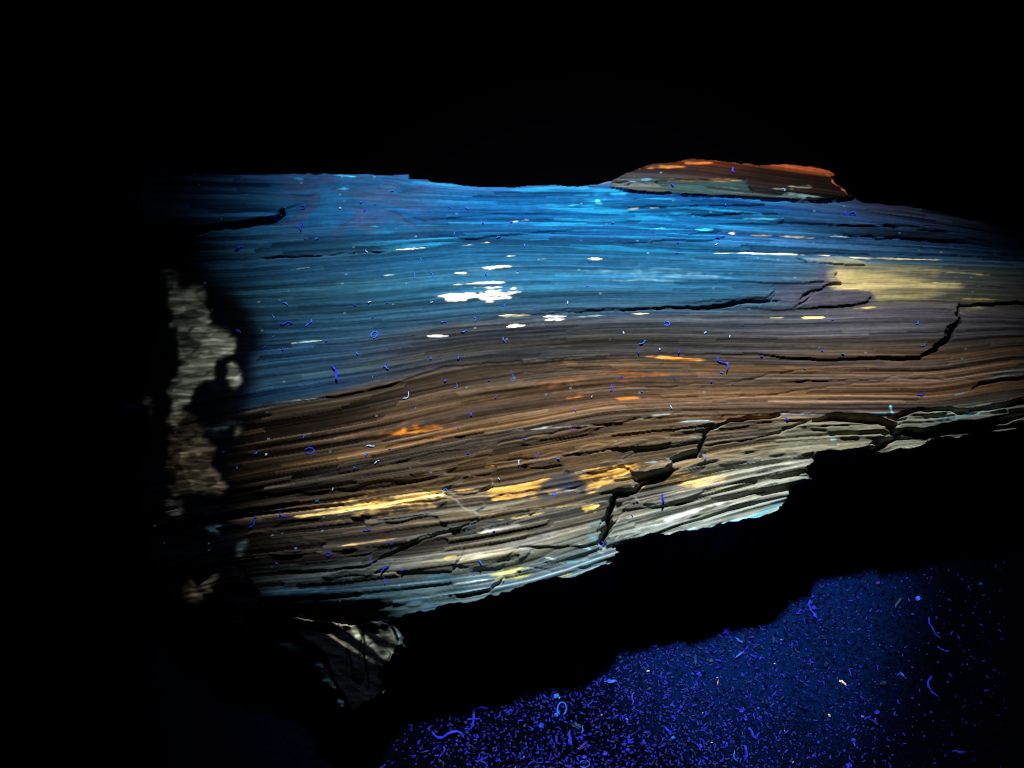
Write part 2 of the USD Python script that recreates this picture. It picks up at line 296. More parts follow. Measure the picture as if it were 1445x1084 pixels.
# fibres
rough = np.interp(G, [-1, 0, 1, 2, 2.6, 3.2, 4, 5, 6], [.35, .3, .22, .18, .26, .5, .62, .75, .85])
rough = np.where(G < 3, mix(rough, rough * 1.3, sstep(PX, 700, 1150)), rough)
inend = (ID == 0) | (ID == 1)
u = PX
fib = .15 * N(u / 560, V / 24, 11) + .08 * N(u / 420, V / 8.5, 12) + .09 * N(u / 220, V / 3.6, 13) + .075 * N(u / 90, V / 2.1, 14)
lst = N(u / 480, V / 11, 15) + .4 * N(u / 130, V / 6, 16)
led = .17 * (sstep(lst, -.42, -.30) + sstep(lst, .08, .2) + sstep(lst, .5, .6) - 1.4)
lump = .12 * N(PX / 40, PY / 30, 17) + .05 * N(PX / 12, PY / 9, 18) + .02 * N(PX / 4, PY / 3, 19)
swirl = N(PX / 17 + 1.6 * N(PX / 30, PY / 16, 20), PY / 6.5 + 1.6 * N(PX / 28, PY / 14, 21), 22)
UPL = sstep(PX, 370, 420) * sstep(PX, 640, 560) * sstep(PY, 345, 315)     # the glassy wrinkled corner at the top left
Hh = B + DZ + rough * (fib * (1 - .6 * UPL) + led * .8) + lump * np.where(inend, 3.0, .8) + .12 * UPL * sstep(swirl, -.15, .1)
Hh += .22 * TONE * np.interp(G, [-.2, 0, 1, 1.3, 3, 6], [0, 1, 1, .35, .8, 1.5]) * (1 - UPL) * ~inend
Hh -= groove
Hh += np.where(ID == 1, .22 * N((PX + PY) / 26, (PY - PX * .62) / 5, 23) + .12 * N(PX / 5, PY / 5, 30) - .9 * (np.abs(N(PX / 22, PY / 34, 29)) < .07) * (PX > 490), 0)
Hh += np.where(ID == 0, 1.3 * N(PX / 22, PY / 40, 24) + .5 * N(PX / 9, PY / 16, 25), 0)
Hh = ndimage.gaussian_filter(Hh, .7)
# outer faces: fall steeply away to the table
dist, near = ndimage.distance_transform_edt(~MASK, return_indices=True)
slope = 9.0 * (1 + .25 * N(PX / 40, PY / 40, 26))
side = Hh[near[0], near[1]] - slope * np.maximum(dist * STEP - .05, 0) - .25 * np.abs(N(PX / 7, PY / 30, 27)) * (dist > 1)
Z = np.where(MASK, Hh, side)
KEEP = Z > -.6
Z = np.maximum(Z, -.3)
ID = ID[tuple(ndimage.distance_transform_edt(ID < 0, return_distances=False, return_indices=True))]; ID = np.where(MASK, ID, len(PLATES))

# ------------------------------------------------------------------ mineral colours as they glow (linear)
C = np.zeros(PX.shape + (3,), np.float32)


def zone(stops):
    gg = G + .10 * N(PX / 150, V / 10, 31) + .05 * N(PX / 60, V / 4, 32)
    return np.stack([np.interp(gg, [s[0] for s in stops], [s[1][k] for s in stops]) for k in range(3)], -1)


left = zone([(0, (.018, .075, .21)), (.5, (.010, .085, .23)), (1, (.018, .085, .18)), (1.6, (.020, .090, .17)), (2.2, (.018, .065, .13)), (2.9, (.022, .07, .135)), (3.02, (.085, .075, .065)), (3.4, (.075, .055, .04)), (4, (.10, .073, .046)), (4.4, (.06, .05, .042)), (5, (.075, .056, .038)), (5.4, (.036, .034, .034)), (5.8, (.012, .03, .048)), (6.2, (.008, .028, .05))])
mid = zone([(-.2, (.04, .10, .26)), (.2, (.006, .11, .34)), (.55, (.007, .13, .36)), (.9, (.010, .10, .26)), (1.2, (.018, .14, .30)), (1.6, (.024, .135, .26)), (1.95, (.03, .085, .15)), (2.15, (.045, .055, .07)), (2.8, (.06, .062, .064)), (3.05, (.12, .095, .068)), (3.3, (.115, .073, .04)), (3.6, (.085, .055, .034)), (3.85, (.12, .078, .045)), (4.3, (.10, .066, .038)), (4.7, (.12, .08, .04)), (5.2, (.11, .09, .06)), (5.5, (.17, .17, .15)), (5.8, (.16, .21, .22)), (6.1, (.13, .22, .26))])  # last stops paint a silvery cyan sheen into the lower edge
right = zone([(-.2, (.05, .06, .10)), (.15, (.035, .055, .12)), (.55, (.02, .075, .19)), (.9, (.03, .10, .21)), (1.2, (.09, .12, .13)), (1.8, (.12, .12, .10)), (2.1, (.075, .07, .085)), (2.8, (.10, .095, .10)), (3.05, (.15, .10, .07)), (3.5, (.12, .078, .055)), (4, (.10, .073, .055)), (4.6, (.085, .07, .052)), (5.2, (.13, .125, .09)), (6.1, (.2, .22, .17))])
# beam falloff painted into upper right and far left; unfluorescing dark streaks lower left
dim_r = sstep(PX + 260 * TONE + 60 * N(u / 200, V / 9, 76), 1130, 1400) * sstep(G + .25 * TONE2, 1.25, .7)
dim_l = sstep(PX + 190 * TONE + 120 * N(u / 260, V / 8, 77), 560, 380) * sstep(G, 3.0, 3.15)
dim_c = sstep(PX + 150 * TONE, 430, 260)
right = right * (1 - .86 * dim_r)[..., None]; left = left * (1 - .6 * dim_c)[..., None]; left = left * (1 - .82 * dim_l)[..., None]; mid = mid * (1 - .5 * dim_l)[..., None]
mid = mid * np.where((G > 2.9) & (G < 4.9), 1, 0)[..., None] * np.array([.98, 1.03, 1.16]) + mid * np.where((G > 2.9) & (G < 4.9), 0, 1)[..., None]
left, mid, right = left * .70, mid * np.where(G < 2.2, .60, .70)[..., None], right * .70
tl = sstep(PX + 60 * N(PX / 220, V / 30, 33), 470, 700)[..., None]; tr = sstep(PX + 70 * N(PX / 200, V / 22, 34), 980, 1250)[..., None]
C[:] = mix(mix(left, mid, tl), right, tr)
blue = sstep(G, 2.9, 2.0)
st = .6 * N(u / 420, V / 9, 35) + .55 * N(u / 300, V / 3.8, 36) + .4 * N(u / 170, V / 2.0, 37) + .4 * N(u / 260, V / 26, 38)
moz = TONE * np.interp(G, [0, .9, 1.2, 2, 3, 6], [.9, .9, .35, .35, .7, .9]) * (1 - UPL)
C *= np.stack([np.exp(moz + .4 * TONE2 * (G < 1.2)), np.exp(moz), np.exp(moz * .8)], -1)
hair = .8 * N(u / 200, V / 1.35, 47) + .6 * N(u / 90, V / 1.0, 48)
C *= np.exp(st * np.interp(G, [0, 1, 2, 3, 6], np.array([.5, .35, .5, .8, 1.0])) * mix(.6, 1, sstep(PX, 380, 760) + sstep(G, 2.8, 3.1)).clip(0, 1) + hair * np.interp(G, [0, 1.5, 3, 6], [.35, .35, .75, .85]))[..., None]
warm = N(u / 300, V / 9, 39) + .5 * N(u / 120, V / 4, 40)
C *= np.stack([1 + .22 * warm, 1 + .04 * warm, 1 - .22 * warm], -1) ** np.where(G > 2.6, 1.0, .35)[..., None]

# glassy corner: cyan folds in mauve grey
fold = sstep(swirl, -.1, .25)
C = mix(C, mix(np.array([.055, .075, .165]), np.array([.012, .13, .33]), fold[..., None]) * np.exp(.3 * N(PX / 14, PY / 7, 41))[..., None], (.28 * UPL)[..., None])
# glow of thin translucent edges painted paler on the chipped rims
rim_c = mix(np.array([.30, .20, .10]), np.array([.26, .36, .36]), sstep(G + .3 * N(PX / 60, V / 20, 92), 4.4, 5.1)[..., None])
C = mix(C, rim_c, (.75 * RIM * sstep(G, 3.4, 4.2) * ~inend * sstep(PX, 420, 620))[..., None])
# light blue mid-tone flecks
gl = sstep(N(u / 40, V / 2.6, 42) + .5 * N(u / 120, V / 22, 43) + .5 * TONE, .5, .8) * sstep(G, 1.15, .9) * sstep(PX, 470, 640) * sstep(PX, 1150, 1050)
C = mix(C, np.array([.012, .25, .50]), (.7 * gl)[..., None])


def streak(x0, y0, x1, y1, w, col, s=1.0, rag=.55, ends=.35, sc=1.0):
    """a ragged lens of mineral along the grain"""
    L = math.hypot(x1 - x0, y1 - y0); dx, dy = (x1 - x0) / L, (y1 - y0) / L
    bx = (PX > min(x0, x1) - w - 30) & (PX < max(x0, x1) + w + 30) & (PY > min(y0, y1) - w - 14) & (PY < max(y0, y1) + w + 14)
    a = PX[bx] - x0; b = PY[bx] - y0
    t = (a * dx + b * dy) / L; p = -a * dy + b * dx
    prof = np.clip(np.minimum(t, 1 - t) / ends, -1, 1)
    w = w * ((.75 if min(col) > .9 else 1.1) if w >= 5.5 else (.5 if min(col) > .9 else .65))
    n = 1.5 * N(PX[bx] / 36, V[bx] / 2.1, 51) + 1.0 * N(PX[bx] / 16, V[bx] / 1.3, 52) + .8 * N(PX[bx] / 4.5, PY[bx] / 3, 53)
    n = n * np.clip(prof * 2 + .3, 0, 1)
    f = np.where(prof > 0, np.clip(prof, 0, 1) ** .75, prof) - np.abs(p) / w + rag * n
    k = s * sstep(f, -.05, (.42 if min(col) > .9 else 1.0) * sc)
    c = np.array(col) * np.exp(.8 * N(PX[bx] / 50, V[bx] / 1.8, 54) + .35 * N(PX[bx] / 8, V[bx] / 2, 55))[:, None]
    C[bx] = mix(C[bx], c, k[:, None])


def patch(poly, col, s=1.0, soft=0):
    on = inside(poly, PX + .5 * WARP, WY).astype(np.float32) * s
    if soft: on = ndimage.gaussian_filter(on, soft)
    c = np.array(col) * np.exp(.3 * N(u / 60, V / 3.5, 56) + .22 * N(u / 14, V / 1.8, 57))[..., None]
    C[:] = mix(C, c, on[..., None])


WHITE, CREAM, GOLD, ORANGE, RED = (1.12, 1.08, .95), (.95, .85, .5), (.92, .50, .11), (.62, .20, .025), (.40, .10, .02)
YEL, CYAN, ICE = (.62, .48, .16), (.10, .42, .58), (.28, .42, .46)
# soft colour areas first, with painted halos for light bleeding round the white spots
streak(590, 416, 770, 410, 16, (.20, .36, .42), .5, .5, .5, 3); streak(640, 378, 750, 376, 9, (.16, .32, .40), .5, .5, .5, 3); streak(690, 450, 830, 448, 8, (.16, .22, .24), .5, .5, .5, 3)
streak(745, 292, 905, 286, 22, (.012, .26, .52), .75, .7, .5, 3)
streak(560, 300, 800, 285, 16, (.008, .16, .42), .6, .7, .5, 3)
streak(760, 382, 1020, 384, 11, (.10, .30, .40), .7, .6, .5, 3)
streak(800, 398, 1090, 390, 7, (.17, .36, .43), .7, .6, .5, 3)
streak(880, 372, 1130, 380, 10, (.045, .20, .36), .6, .6, .5, 3)
streak(700, 540, 1080, 525, 26, (.26, .125, .055), .6, .7, .5, 3)
streak(440, 622, 700, 600, 16, (.24, .13, .06), .6, .7, .5, 3)
streak(760, 660, 930, 645, 22, (.25, .15, .05), .6, .7, .5, 3)
streak(1100, 520, 1420, 505, 12, (.16, .11, .075), .5, .7, .5, 3)
for a in [(620, 418, 735, 412, 9, WHITE, 1, .75), (634, 402, 724, 398, 3.6, WHITE), (680, 377, 722, 376, 4.5, WHITE, 1, .8), (828, 366, 856, 366, 3.4, WHITE), (602, 474, 634, 474, 2.6, WHITE),
          (714, 461, 742, 459, 3, WHITE), (760, 447, 800, 446, 3, WHITE), (764, 453, 798, 450, 3, WHITE), (700, 446, 760, 444, 1.8, CREAM), (800, 448, 860, 444, 1.6, ICE), (888, 443, 918, 442, 2.4, CREAM),
          (552, 352, 602, 349, 2.2, WHITE), (645, 347, 694, 342, 1.9, CREAM), (720, 313, 748, 310, 1.8, CREAM), (640, 385, 660, 385, 1.8, CREAM), (712, 362, 732, 361, 2, CREAM), (760, 366, 780, 366, 1.6, CREAM),
          (1000, 360, 1040, 359, 1.6, CREAM), (1032, 358.5, 1190, 361, 2.3, (1.0, .9, .55)), (1150, 362, 1330, 368, 2.3, (.75, .68, .42)), (1025, 330, 1040, 331, 2.2, CREAM), (1050, 332, 1090, 333, 1.6, YEL), (1100, 334, 1160, 336, 1.8, CREAM),
          (1170, 334, 1200, 335, 1.8, ICE), (1100, 311, 1110, 311, 1.6, CYAN), (1040, 311, 1106, 312, 2.2, (.05, .30, .48)), (980, 325, 1008, 325, 2.4, (.03, .55, .75)), (922, 324, 940, 323, 2.6, (.05, .45, .6)), (885, 296, 902, 295, 1.8, CREAM), (916, 295, 932, 295, 1.8, CREAM),
          (840, 282, 850, 291, 5, (.05, .45, .65)), (800, 291, 822, 289, 2.6, (.03, .45, .7)), (1130, 449, 1164, 449, 2.2, (.75, .6, .22)), (1085, 449, 1110, 448, 1.8, YEL), (1200, 436, 1250, 434, 1.8, YEL), (460, 245, 505, 249, 1.5, (.03, .3, .6)),
          (470, 266, 494, 266, 2.6, (.03, .42, .7)), (410, 252, 432, 254, 4, (.02, .25, .5)), (490, 249, 504, 249, 2, (.03, .45, .75)), (515, 318, 545, 321, 2.6, (.02, .3, .5)), (395, 382, 440, 376, 1.4, ICE), (540, 388, 560, 387, 1.3, ICE), (405, 484, 470, 478, 1.2, ICE), (380, 568, 470, 560, 1.8, (.12, .2, .27))]:
    streak(*a)
# yellow band on the right
patch([(1160, 372), (1190, 371), (1270, 376), (1330, 383), (1320, 392), (1240, 386), (1180, 380)], (.24, .22, .12), .8, 2.5)
patch([(1166, 386), (1180, 381), (1240, 386), (1300, 395), (1345, 401), (1360, 405), (1320, 409), (1262, 408), (1230, 414), (1180, 410), (1166, 405)], (.52, .43, .19), .92, 2.2)
patch([(1228, 412), (1300, 408), (1340, 414), (1310, 424), (1245, 428)], (.26, .23, .11), .85, 1.2)
streak(1240, 385, 1420, 392, 4, (.12, .11, .07), .8, .7); streak(1280, 398, 1400, 402, 4, (.13, .12, .08), .7, .7); streak(1300, 401, 1370, 402, 3, CREAM, .9); streak(1330, 423, 1410, 424, 1.8, YEL); streak(1300, 381, 1420, 392, 3, (.30, .27, .12), .8)
streak(1270, 419, 1320, 420, 2, (.08, .07, .05)); patch([(1130, 366), (1195, 365), (1225, 371), (1226, 376), (1180, 375)], (.26, .28, .21), .8, 1); streak(1350, 440, 1400, 430, 5, (.26, .24, .12), .8)
patch([(1150, 376), (1181, 386), (1181, 402), (1150, 410), (1140, 430), (1094, 426), (1095, 405), (1150, 400)], (.055, .06, .10), .7, 2); streak(1158, 401, 1182, 402, 3, (.22, .10, .04), .8)
patch([(1120, 424), (1155, 411), (1230, 410), (1240, 420), (1225, 432), (1120, 436)], (.065, .06, .085), .85, 1.5)
# orange, gold
for a in [(530, 613, 662, 603, 7, ORANGE, .95, .7, .35, 2), (545, 612, 610, 607, 4, (.85, .30, .03), .9), (895, 503, 1000, 509, 4.2, (.80, .38, .07), 1, .5), (930, 507, 985, 510, 3, ORANGE), (820, 536, 960, 529, 8, RED, .7, .7, .4, 3), (880, 531, 950, 528, 4, ORANGE, .6, .6, .4, 2), (780, 560, 930, 562, 4.5, RED, .8, .7, .4, 2), (860, 563, 915, 562, 3, ORANGE, .8),
          (412, 728, 560, 712, 7, (.60, .42, .16), .9, .7), (470, 719, 640, 703, 11, (.97, .62, .20), 1, .42, .2), (540, 707, 632, 699, 7, (1.05, .74, .30), .9, .6, .2), (686, 697, 790, 684, 10, GOLD, 1, .5, .12), (800, 676, 905, 663, 8, GOLD, 1, .6, .2), (808, 692, 880, 676, 6, (.85, .48, .12), .9, .7), (672, 659, 708, 656, 3.6, GOLD), (476, 772, 562, 760, 3.4, (.85, .58, .25)),
          (820, 720, 846, 714, 6, (.9, .66, .14), .9, .8), (700, 735, 770, 724, 3, YEL, .8, .9), (730, 722, 850, 708, 3, (.45, .28, .10), .8), (936, 684, 1050, 670, 8, (.82, .48, .09), .95, .6), (950, 697, 1030, 690, 3, (.7, .5, .16), .9, .8), (1010, 690, 1130, 664, 8, (.42, .42, .2), .6, .7, .3, 2),
          (690, 814, 752, 804, 10, (.50, .50, .12), .9, .8, .4, 2), (700, 812, 735, 806, 5, (.75, .72, .22), .8), (625, 790, 652, 783, 4, (.65, .50, .14)), (895, 690, 912, 684, 4, GOLD, 1, .8), (905, 657, 942, 653, 2, ICE), (640, 693, 672, 690, 2, GOLD, .8), (782, 817, 812, 809, 1.6, (.8, .65, .25)),
          (720, 608, 860, 599, 3, (.36, .40, .40), .8), (880, 592, 965, 583, 2.5, (.34, .40, .42), .9), (950, 596, 1012, 593, 3.4, (.24, .44, .52), .9), (965, 620, 990, 617, 2, (.24, .40, .44), .9), (660, 745, 840, 735, 10, (.26, .25, .24), .7, .8, .4, 3), (820, 745, 858, 738, 8, (.20, .36, .45), .8), (825, 765, 850, 757, 6, (.12, .36, .5), .8),
          (728, 773, 800, 797, 3, (.35, .48, .5), 1, .4, .2), (795, 795, 850, 787, 4, (.12, .34, .42), .8), (812, 768, 842, 780, 2.4, (.25, .45, .52), .9), (690, 765, 790, 757, 4, (.3, .36, .38), .6), (590, 812, 648, 814, 6, (.05, .19, .27), .8), (560, 836, 650, 830, 7, (.10, .17, .18), .8), (480, 843, 570, 848, 6, (.05, .12, .17), .7), (560, 850, 640, 855, 7, (.02, .10, .2), .9), (640, 824, 700, 817, 3, (.26, .34, .36), .8), (540, 807, 600, 803, 3, (.10, .14, .16), .8)]:
    streak(*a)
# dark spot on the gold, grey dust smear
patch([(756, 700), (768, 682), (786, 670), (808, 670), (828, 682), (828, 698), (800, 700), (768, 706)], (.05, .052, .062), .97, 1.5); streak(780, 694, 822, 686, 5, (.03, .09, .25), .8)
streak(730, 750, 780, 745, 14, (.12, .115, .115), .7, .8, .5, 2)
# pale block and its rim
patch([(955, 700), (1000, 665), (1060, 652), (1150, 640), (1150, 690), (1110, 745), (870, 790), (880, 745)], (.34, .37, .31), .7, 9)
streak(1000, 665, 1145, 650, 11, (.66, .70, .52), .7, .7, .4, 2); streak(1040, 695, 1135, 668, 14, (.5, .58, .5), .6, .7, .4, 2); streak(900, 735, 1080, 705, 6, (.5, .54, .52), .7, .8); streak(880, 752, 960, 738, 5, (.5, .58, .6), .8, .8); streak(700, 772, 850, 742, 7, (.36, .40, .42), .75, .9, .4, 2); streak(670, 752, 760, 740, 5, (.42, .40, .36), .7, .9); streak(640, 700, 860, 690, 4, (.4, .3, .16), .7, .9)
for a in [(868, 765, 935, 757, 6, (.34, .52, .55)), (920, 758, 1010, 744, 5, (.28, .5, .55)), (990, 745, 1080, 728, 6, (.20, .5, .6)), (1060, 732, 1118, 700, 7, (.16, .48, .6)), (1118, 690, 1146, 672, 5, (.36, .45, .4), .8), (870, 752, 950, 742, 4, (.26, .34, .34), .8)]: streak(*a)
# lower right flakes
patch([(1085, 604), (1150, 592), (1250, 596), (1256, 612), (1200, 640), (1100, 642)], (.25, .25, .18), .8, 7); patch([(1262, 590), (1330, 575), (1450, 562), (1500, 575), (1450, 606), (1262, 640)], (.24, .27, .22), .8, 2)
for a in [(1285, 590, 1420, 579, 5, (.34, .38, .32), .9, .9), (1300, 596, 1400, 583, 3, (.08, .26, .38), .9, .9), (1370, 575, 1430, 572, 3, (.07, .22, .34)), (1090, 584, 1240, 584, 3, (.20, .27, .33), .9), (1225, 584, 1262, 588, 4, (.20, .5, .62)), (1255, 572, 1262, 592, 3.5, (.14, .40, .52)), (1340, 562, 1375, 548, 4, (.12, .26, .34), .8), (1375, 538, 1460, 522, 8, (.14, .24, .28), .7, .7, .4, 2), (1165, 612, 1185, 628, 3, (.3, .5, .5), .8), (1250, 636, 1340, 622, 3, (.42, .44, .36)), (1180, 641, 1210, 640, 1.6, (.4, .38, .3))]: streak(*a)
# teal lower left corner
patch([(470, 838), (560, 815), (650, 800), (660, 850), (560, 880), (450, 868)], (.035, .075, .095), .6, 8)
# red ridge
RD = inside(PLATES[-2][1], PX + .3 * WARP, WY).astype(np.float32)
ridge = zone([(-.66, (.26, .05, .012)), (-.54, (.20, .045, .012)), (-.43, (.045, .02, .014)), (-.12, (.017, .016, .019)), (.02, (.03, .04, .042)), (.3, (.05, .06, .055))]) * np.exp(1.4 * st + .6 * hair)[..., None] * np.interp(PX, [860, 900, 1000, 1080, 1200], [1.2, 1.2, 1.0, .5, .35])[..., None]
C = mix(C, ridge, RD[..., None])
for a in [(893, 236, 985, 231, 3, (.75, .24, .04), .9), (950, 229, 1010, 227, 2, (.5, .14, .03), .9), (1050, 226, 1090, 229, 1.6, (.55, .12, .03)), (880, 262, 905, 258, 4, (.05, .22, .36), .9, .9), (905, 252, 920, 251, 3, (.06, .26, .4), .9, .9), (875, 258, 890, 254, 2, (.2, .4, .45), .9, .9), (1085, 264, 1150, 262, 3, (.16, .19, .15), .8, .8), (1085, 279, 1165, 281, 4, (.09, .15, .16), .8, .8), (1160, 236, 1205, 278, 2.2, (.35, .10, .05), .8, .9, .2), (825, 264, 866, 257, 3.5, (.40, .15, .05), .8, .7)]: streak(*a)
LT = inside(PLATES[-1][1], PX + .3 * WARP, WY).astype(np.float32)
C = mix(C, np.array([.02, .04, .044]) * np.exp(1.0 * st + .5 * hair)[..., None], LT[..., None]); streak(930, 251, 1056, 250.5, 1.8, (.36, .22, .10), .8); streak(1025, 273, 1058, 272, 2.4, (.2, .28, .22), .8); streak(930, 266, 1050, 262, 5, (.05, .13, .14), .6)
# dark end with crust
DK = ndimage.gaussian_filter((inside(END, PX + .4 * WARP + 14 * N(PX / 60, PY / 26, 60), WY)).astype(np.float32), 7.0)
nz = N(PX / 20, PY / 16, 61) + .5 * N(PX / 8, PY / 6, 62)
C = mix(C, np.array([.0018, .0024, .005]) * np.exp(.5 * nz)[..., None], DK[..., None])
CRUST = [([(228, 352), (240, 375), (252, 398), (284, 410), (292, 440), (302, 462), (326, 484), (322, 500), (300, 508), (296, 530), (278, 542), (262, 560), (254, 600), (246, 612), (242, 560), (252, 500), (252, 470), (246, 450), (240, 415), (228, 385), (222, 355)], (.52, .56, .44), .98, .35),
         ([(322, 520), (332, 514), (342, 520), (345, 532), (335, 540), (326, 540)], (.42, .46, .36), .9, 0),
         ([(240, 590), (262, 572), (282, 592), (296, 640), (316, 690), (302, 702), (270, 690), (244, 696), (240, 640)], (.26, .21, .14), .9, .75),
         ([(252, 820), (275, 812), (310, 812), (306, 828), (280, 845), (262, 842)], (.26, .22, .16), .7, .4), ([(240, 700), (252, 712), (250, 728), (236, 726)], (.28, .25, .25), .7, .2), ([(288, 602), (330, 588), (342, 592), (310, 610), (290, 612)], (.10, .14, .16), .5, .4),
         ([(205, 545), (214, 560), (214, 590), (206, 580)], (.18, .18, .16), .5, .3), ([(90, 560), (106, 556), (108, 575), (94, 574)], (.3, .25, .2), .5, .2), ([(330, 770), (342, 765), (346, 785), (336, 792)], (.15, .22, .26), .6, .3), ([(290, 740), (320, 742), (315, 750), (290, 748)], (.10, .2, .25), .6, .4), ([(330, 612), (345, 600), (350, 606), (335, 612)], (.5, .45, .3), .9, .1)]
for poly, col, s, holes in CRUST:
    on = ndimage.gaussian_filter(inside(poly, PX + 7 * N(PX / 18, PY / 10, 63) + 4 * N(PX / 6, PY / 4, 60) + .6 * WARP, PY + 6 * N(PX / 14, PY / 14, 64) + 3 * N(PX / 5, PY / 5, 70)).astype(np.float32), 2.0)
    on = on * (1 - holes * sstep(nz, .05, .4)) * (1 - .6 * sstep(N(PX / 9, PY / 5, 75), .1, .5)) * s
    gr = np.exp(.9 * N(PX / 24, PY / 2.2, 65) + .6 * N(PX / 9, PY / 1.6, 66) + .5 * nz)
    gr = gr * (1 - .45 * sstep(N(PX / 26, PY / 3.5, 79), .0, .4)) * (1 - .5 * sstep(N(PX / 10, PY / 7, 80), .1, .5))
    C = mix(C, np.array(col) * gr[..., None], on[..., None])
# crust chunk with slanting stripes; small lit area and dark surround painted in
CK = ndimage.gaussian_filter(inside(CHUNK, PX + .3 * WARP, WY).astype(np.float32), 1.2)
sl = N((PX - PY * .3) / 40, (PY - .62 * PX) / 5.2, 67) + .4 * nz
pc = sstep(sl, .0, .4)[..., None] * mix(np.array([.75, .60, .42]), np.array([.65, .75, .56]), sstep(PX, 470, 520)[..., None])
pc *= (1.15 * np.exp(-((PX - 478) / 42) ** 2 - ((PY - 888 - .25 * (PX - 478)) / 20) ** 2) + .14 * np.exp(-((PX - 520) / 16) ** 2 - ((PY - 915) / 34) ** 2) + .3 * np.exp(-((PX - 551) / 9) ** 2 - ((PY - 913) / 18) ** 2))[..., None] * (1 - .85 * sstep(np.abs(PX - 511 - 5 * N(PY / 20, PY / 20, 68)), 4, 1))[..., None]
pc = pc * (np.exp(.9 * N(PX / 7, PY / 5, 81)) * (1 - .8 * sstep(.10 - np.abs(N(PX / 14, PY / 12, 82)), 0, .07)))[..., None]
C = mix(C, np.array([.002, .003, .005]) + pc, CK[..., None])
# side faces keep the colour of the rind they belong to, darkened to paint in their shade
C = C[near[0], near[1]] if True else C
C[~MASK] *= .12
C *= np.exp(.10 * N(PX / 3, PY / 2.2, 69))[..., None]
# scattered pin-point bright grains
pin = (RNG.random(C.shape[:2]) < .00028) & MASK & ~inend
pin = ndimage.grey_dilation(pin.astype(np.float32) * RNG.uniform(.1, 1, C.shape[:2]), size=(2, 3))
C = mix(C, np.array([.14, .28, .40]), (pin * .8)[..., None])
C = np.clip(C, .001, 1.0)

# ------------------------------------------------------------------ materials
mt = usdkit.material
wood = mt(stage, '/World/Looks/fluorescent_wood', {
    'a': ('attribute', {'attribute': 'tint'}), 'g': ('geometry', {}),
    'q': ('attribute', {'attribute': 'grain'}), 'mp': ('mapping', {'mapping_type': 'point', 'scale': (.02, .42, .42)}), 'n': ('noise_texture', {'scale': 1.0, 'detail': 4.0, 'roughness': .65}),
    'mr': ('map_range', {'from_min': .25, 'from_max': .75, 'to_min': .6, 'to_max': 1.4}),
    'mul': ('mix', {'mix_type': 'multiply', 'fac': 1.0}), 'b': ('bump', {'strength': .45, 'distance': .00012}),
    'p': ('principled_bsdf', {'roughness': .7, 'specular_ior_level': .012})},
    [('q.vector', 'mp.vector'), ('mp.vector', 'n.vector'), ('n.fac', 'mr.value'), ('a.color', 'mul.color1'), ('mr.result', 'mul.color2'), ('mul.color', 'p.base_color'), ('n.fac', 'b.height'), ('b.normal', 'p.normal')], surface='p.BSDF')


def plain(name, col, rough=.6, spec=.15, sheen=None):
    inp = {'base_color': col, 'roughness': rough, 'specular_ior_level': spec}
    if sheen: inp.update(sheen_weight=1.0, sheen_roughness=.35, sheen_tint=sheen)
    return mt(stage, '/World/Looks/' + name, {'n': ('noise_texture', {'scale': 2600.0, 'detail': 2.0}), 'g': ('geometry', {}), 'mr': ('map_range', {'from_min': .3, 'from_max': .7, 'to_min': .6, 'to_max': 1.35}), 'c': ('color', {'value': col}), 'mul': ('mix', {'mix_type': 'multiply', 'fac': 1.0}), 'p': ('principled_bsdf', inp)},
              [('g.position', 'n.vector'), ('n.fac', 'mr.value'), ('c.color', 'mul.color1'), ('mr.result', 'mul.color2'), ('mul.color', 'p.base_color')], surface='p.BSDF')


LINT = [plain('lint_blue', (.012, .03, .75), sheen=(.1, .25, 1)), plain('lint_azure', (.02, .13, .95), sheen=(.2, .5, 1)), plain('lint_violet', (.07, .035, .75), sheen=(.3, .2, 1)), plain('lint_pale', (.35, .55, .95))]
DUST = [plain('dust_blue', (.012, .028, .6), sheen=(.05, .15, 1)), plain('dust_deep_blue', (.008, .014, .26)), plain('dust_slate', (.008, .03, .12)), plain('dust_teal', (.012, .055, .14)), plain('dust_violet', (.04, .025, .26)), plain('dust_cream', (.75, .68, .5)), plain('dust_rust', (.7, .25, .12)), plain('dust_azure', (.02, .14, .95))]

# ------------------------------------------------------------------ build the wood from its layers
slab = UsdGeom.Xform.Define(stage, numbered('petrified_wood'))
tag(slab.GetPrim(), 'broken slab of petrified wood glowing blue, brown and gold under the lamp', 'petrified wood')
ny, nx = Z.shape
okc = KEEP[:-1, :-1] & KEEP[1:, :-1] & KEEP[:-1, 1:] & KEEP[1:, 1:]
idx = np.arange(ny * nx).reshape(ny, nx)
pts = np.stack([X, Y, Z], -1).reshape(-1, 3); tint = C.reshape(-1, 3); grain = np.stack([PX, V, .15 * PY], -1).reshape(-1, 3)
gy, gx = np.gradient(Z, STEP); nrm = np.stack([-gx, -gy, np.ones_like(gx)], -1).reshape(-1, 3); nrm /= np.linalg.norm(nrm, axis=1)[:, None]
cid = np.maximum.reduce([ID[:-1, :-1], ID[1:, :-1], ID[:-1, 1:], ID[1:, 1:]])
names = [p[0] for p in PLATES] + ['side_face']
labels = [p[4] for p in PLATES] + ['dark steep outer faces going down to the table']
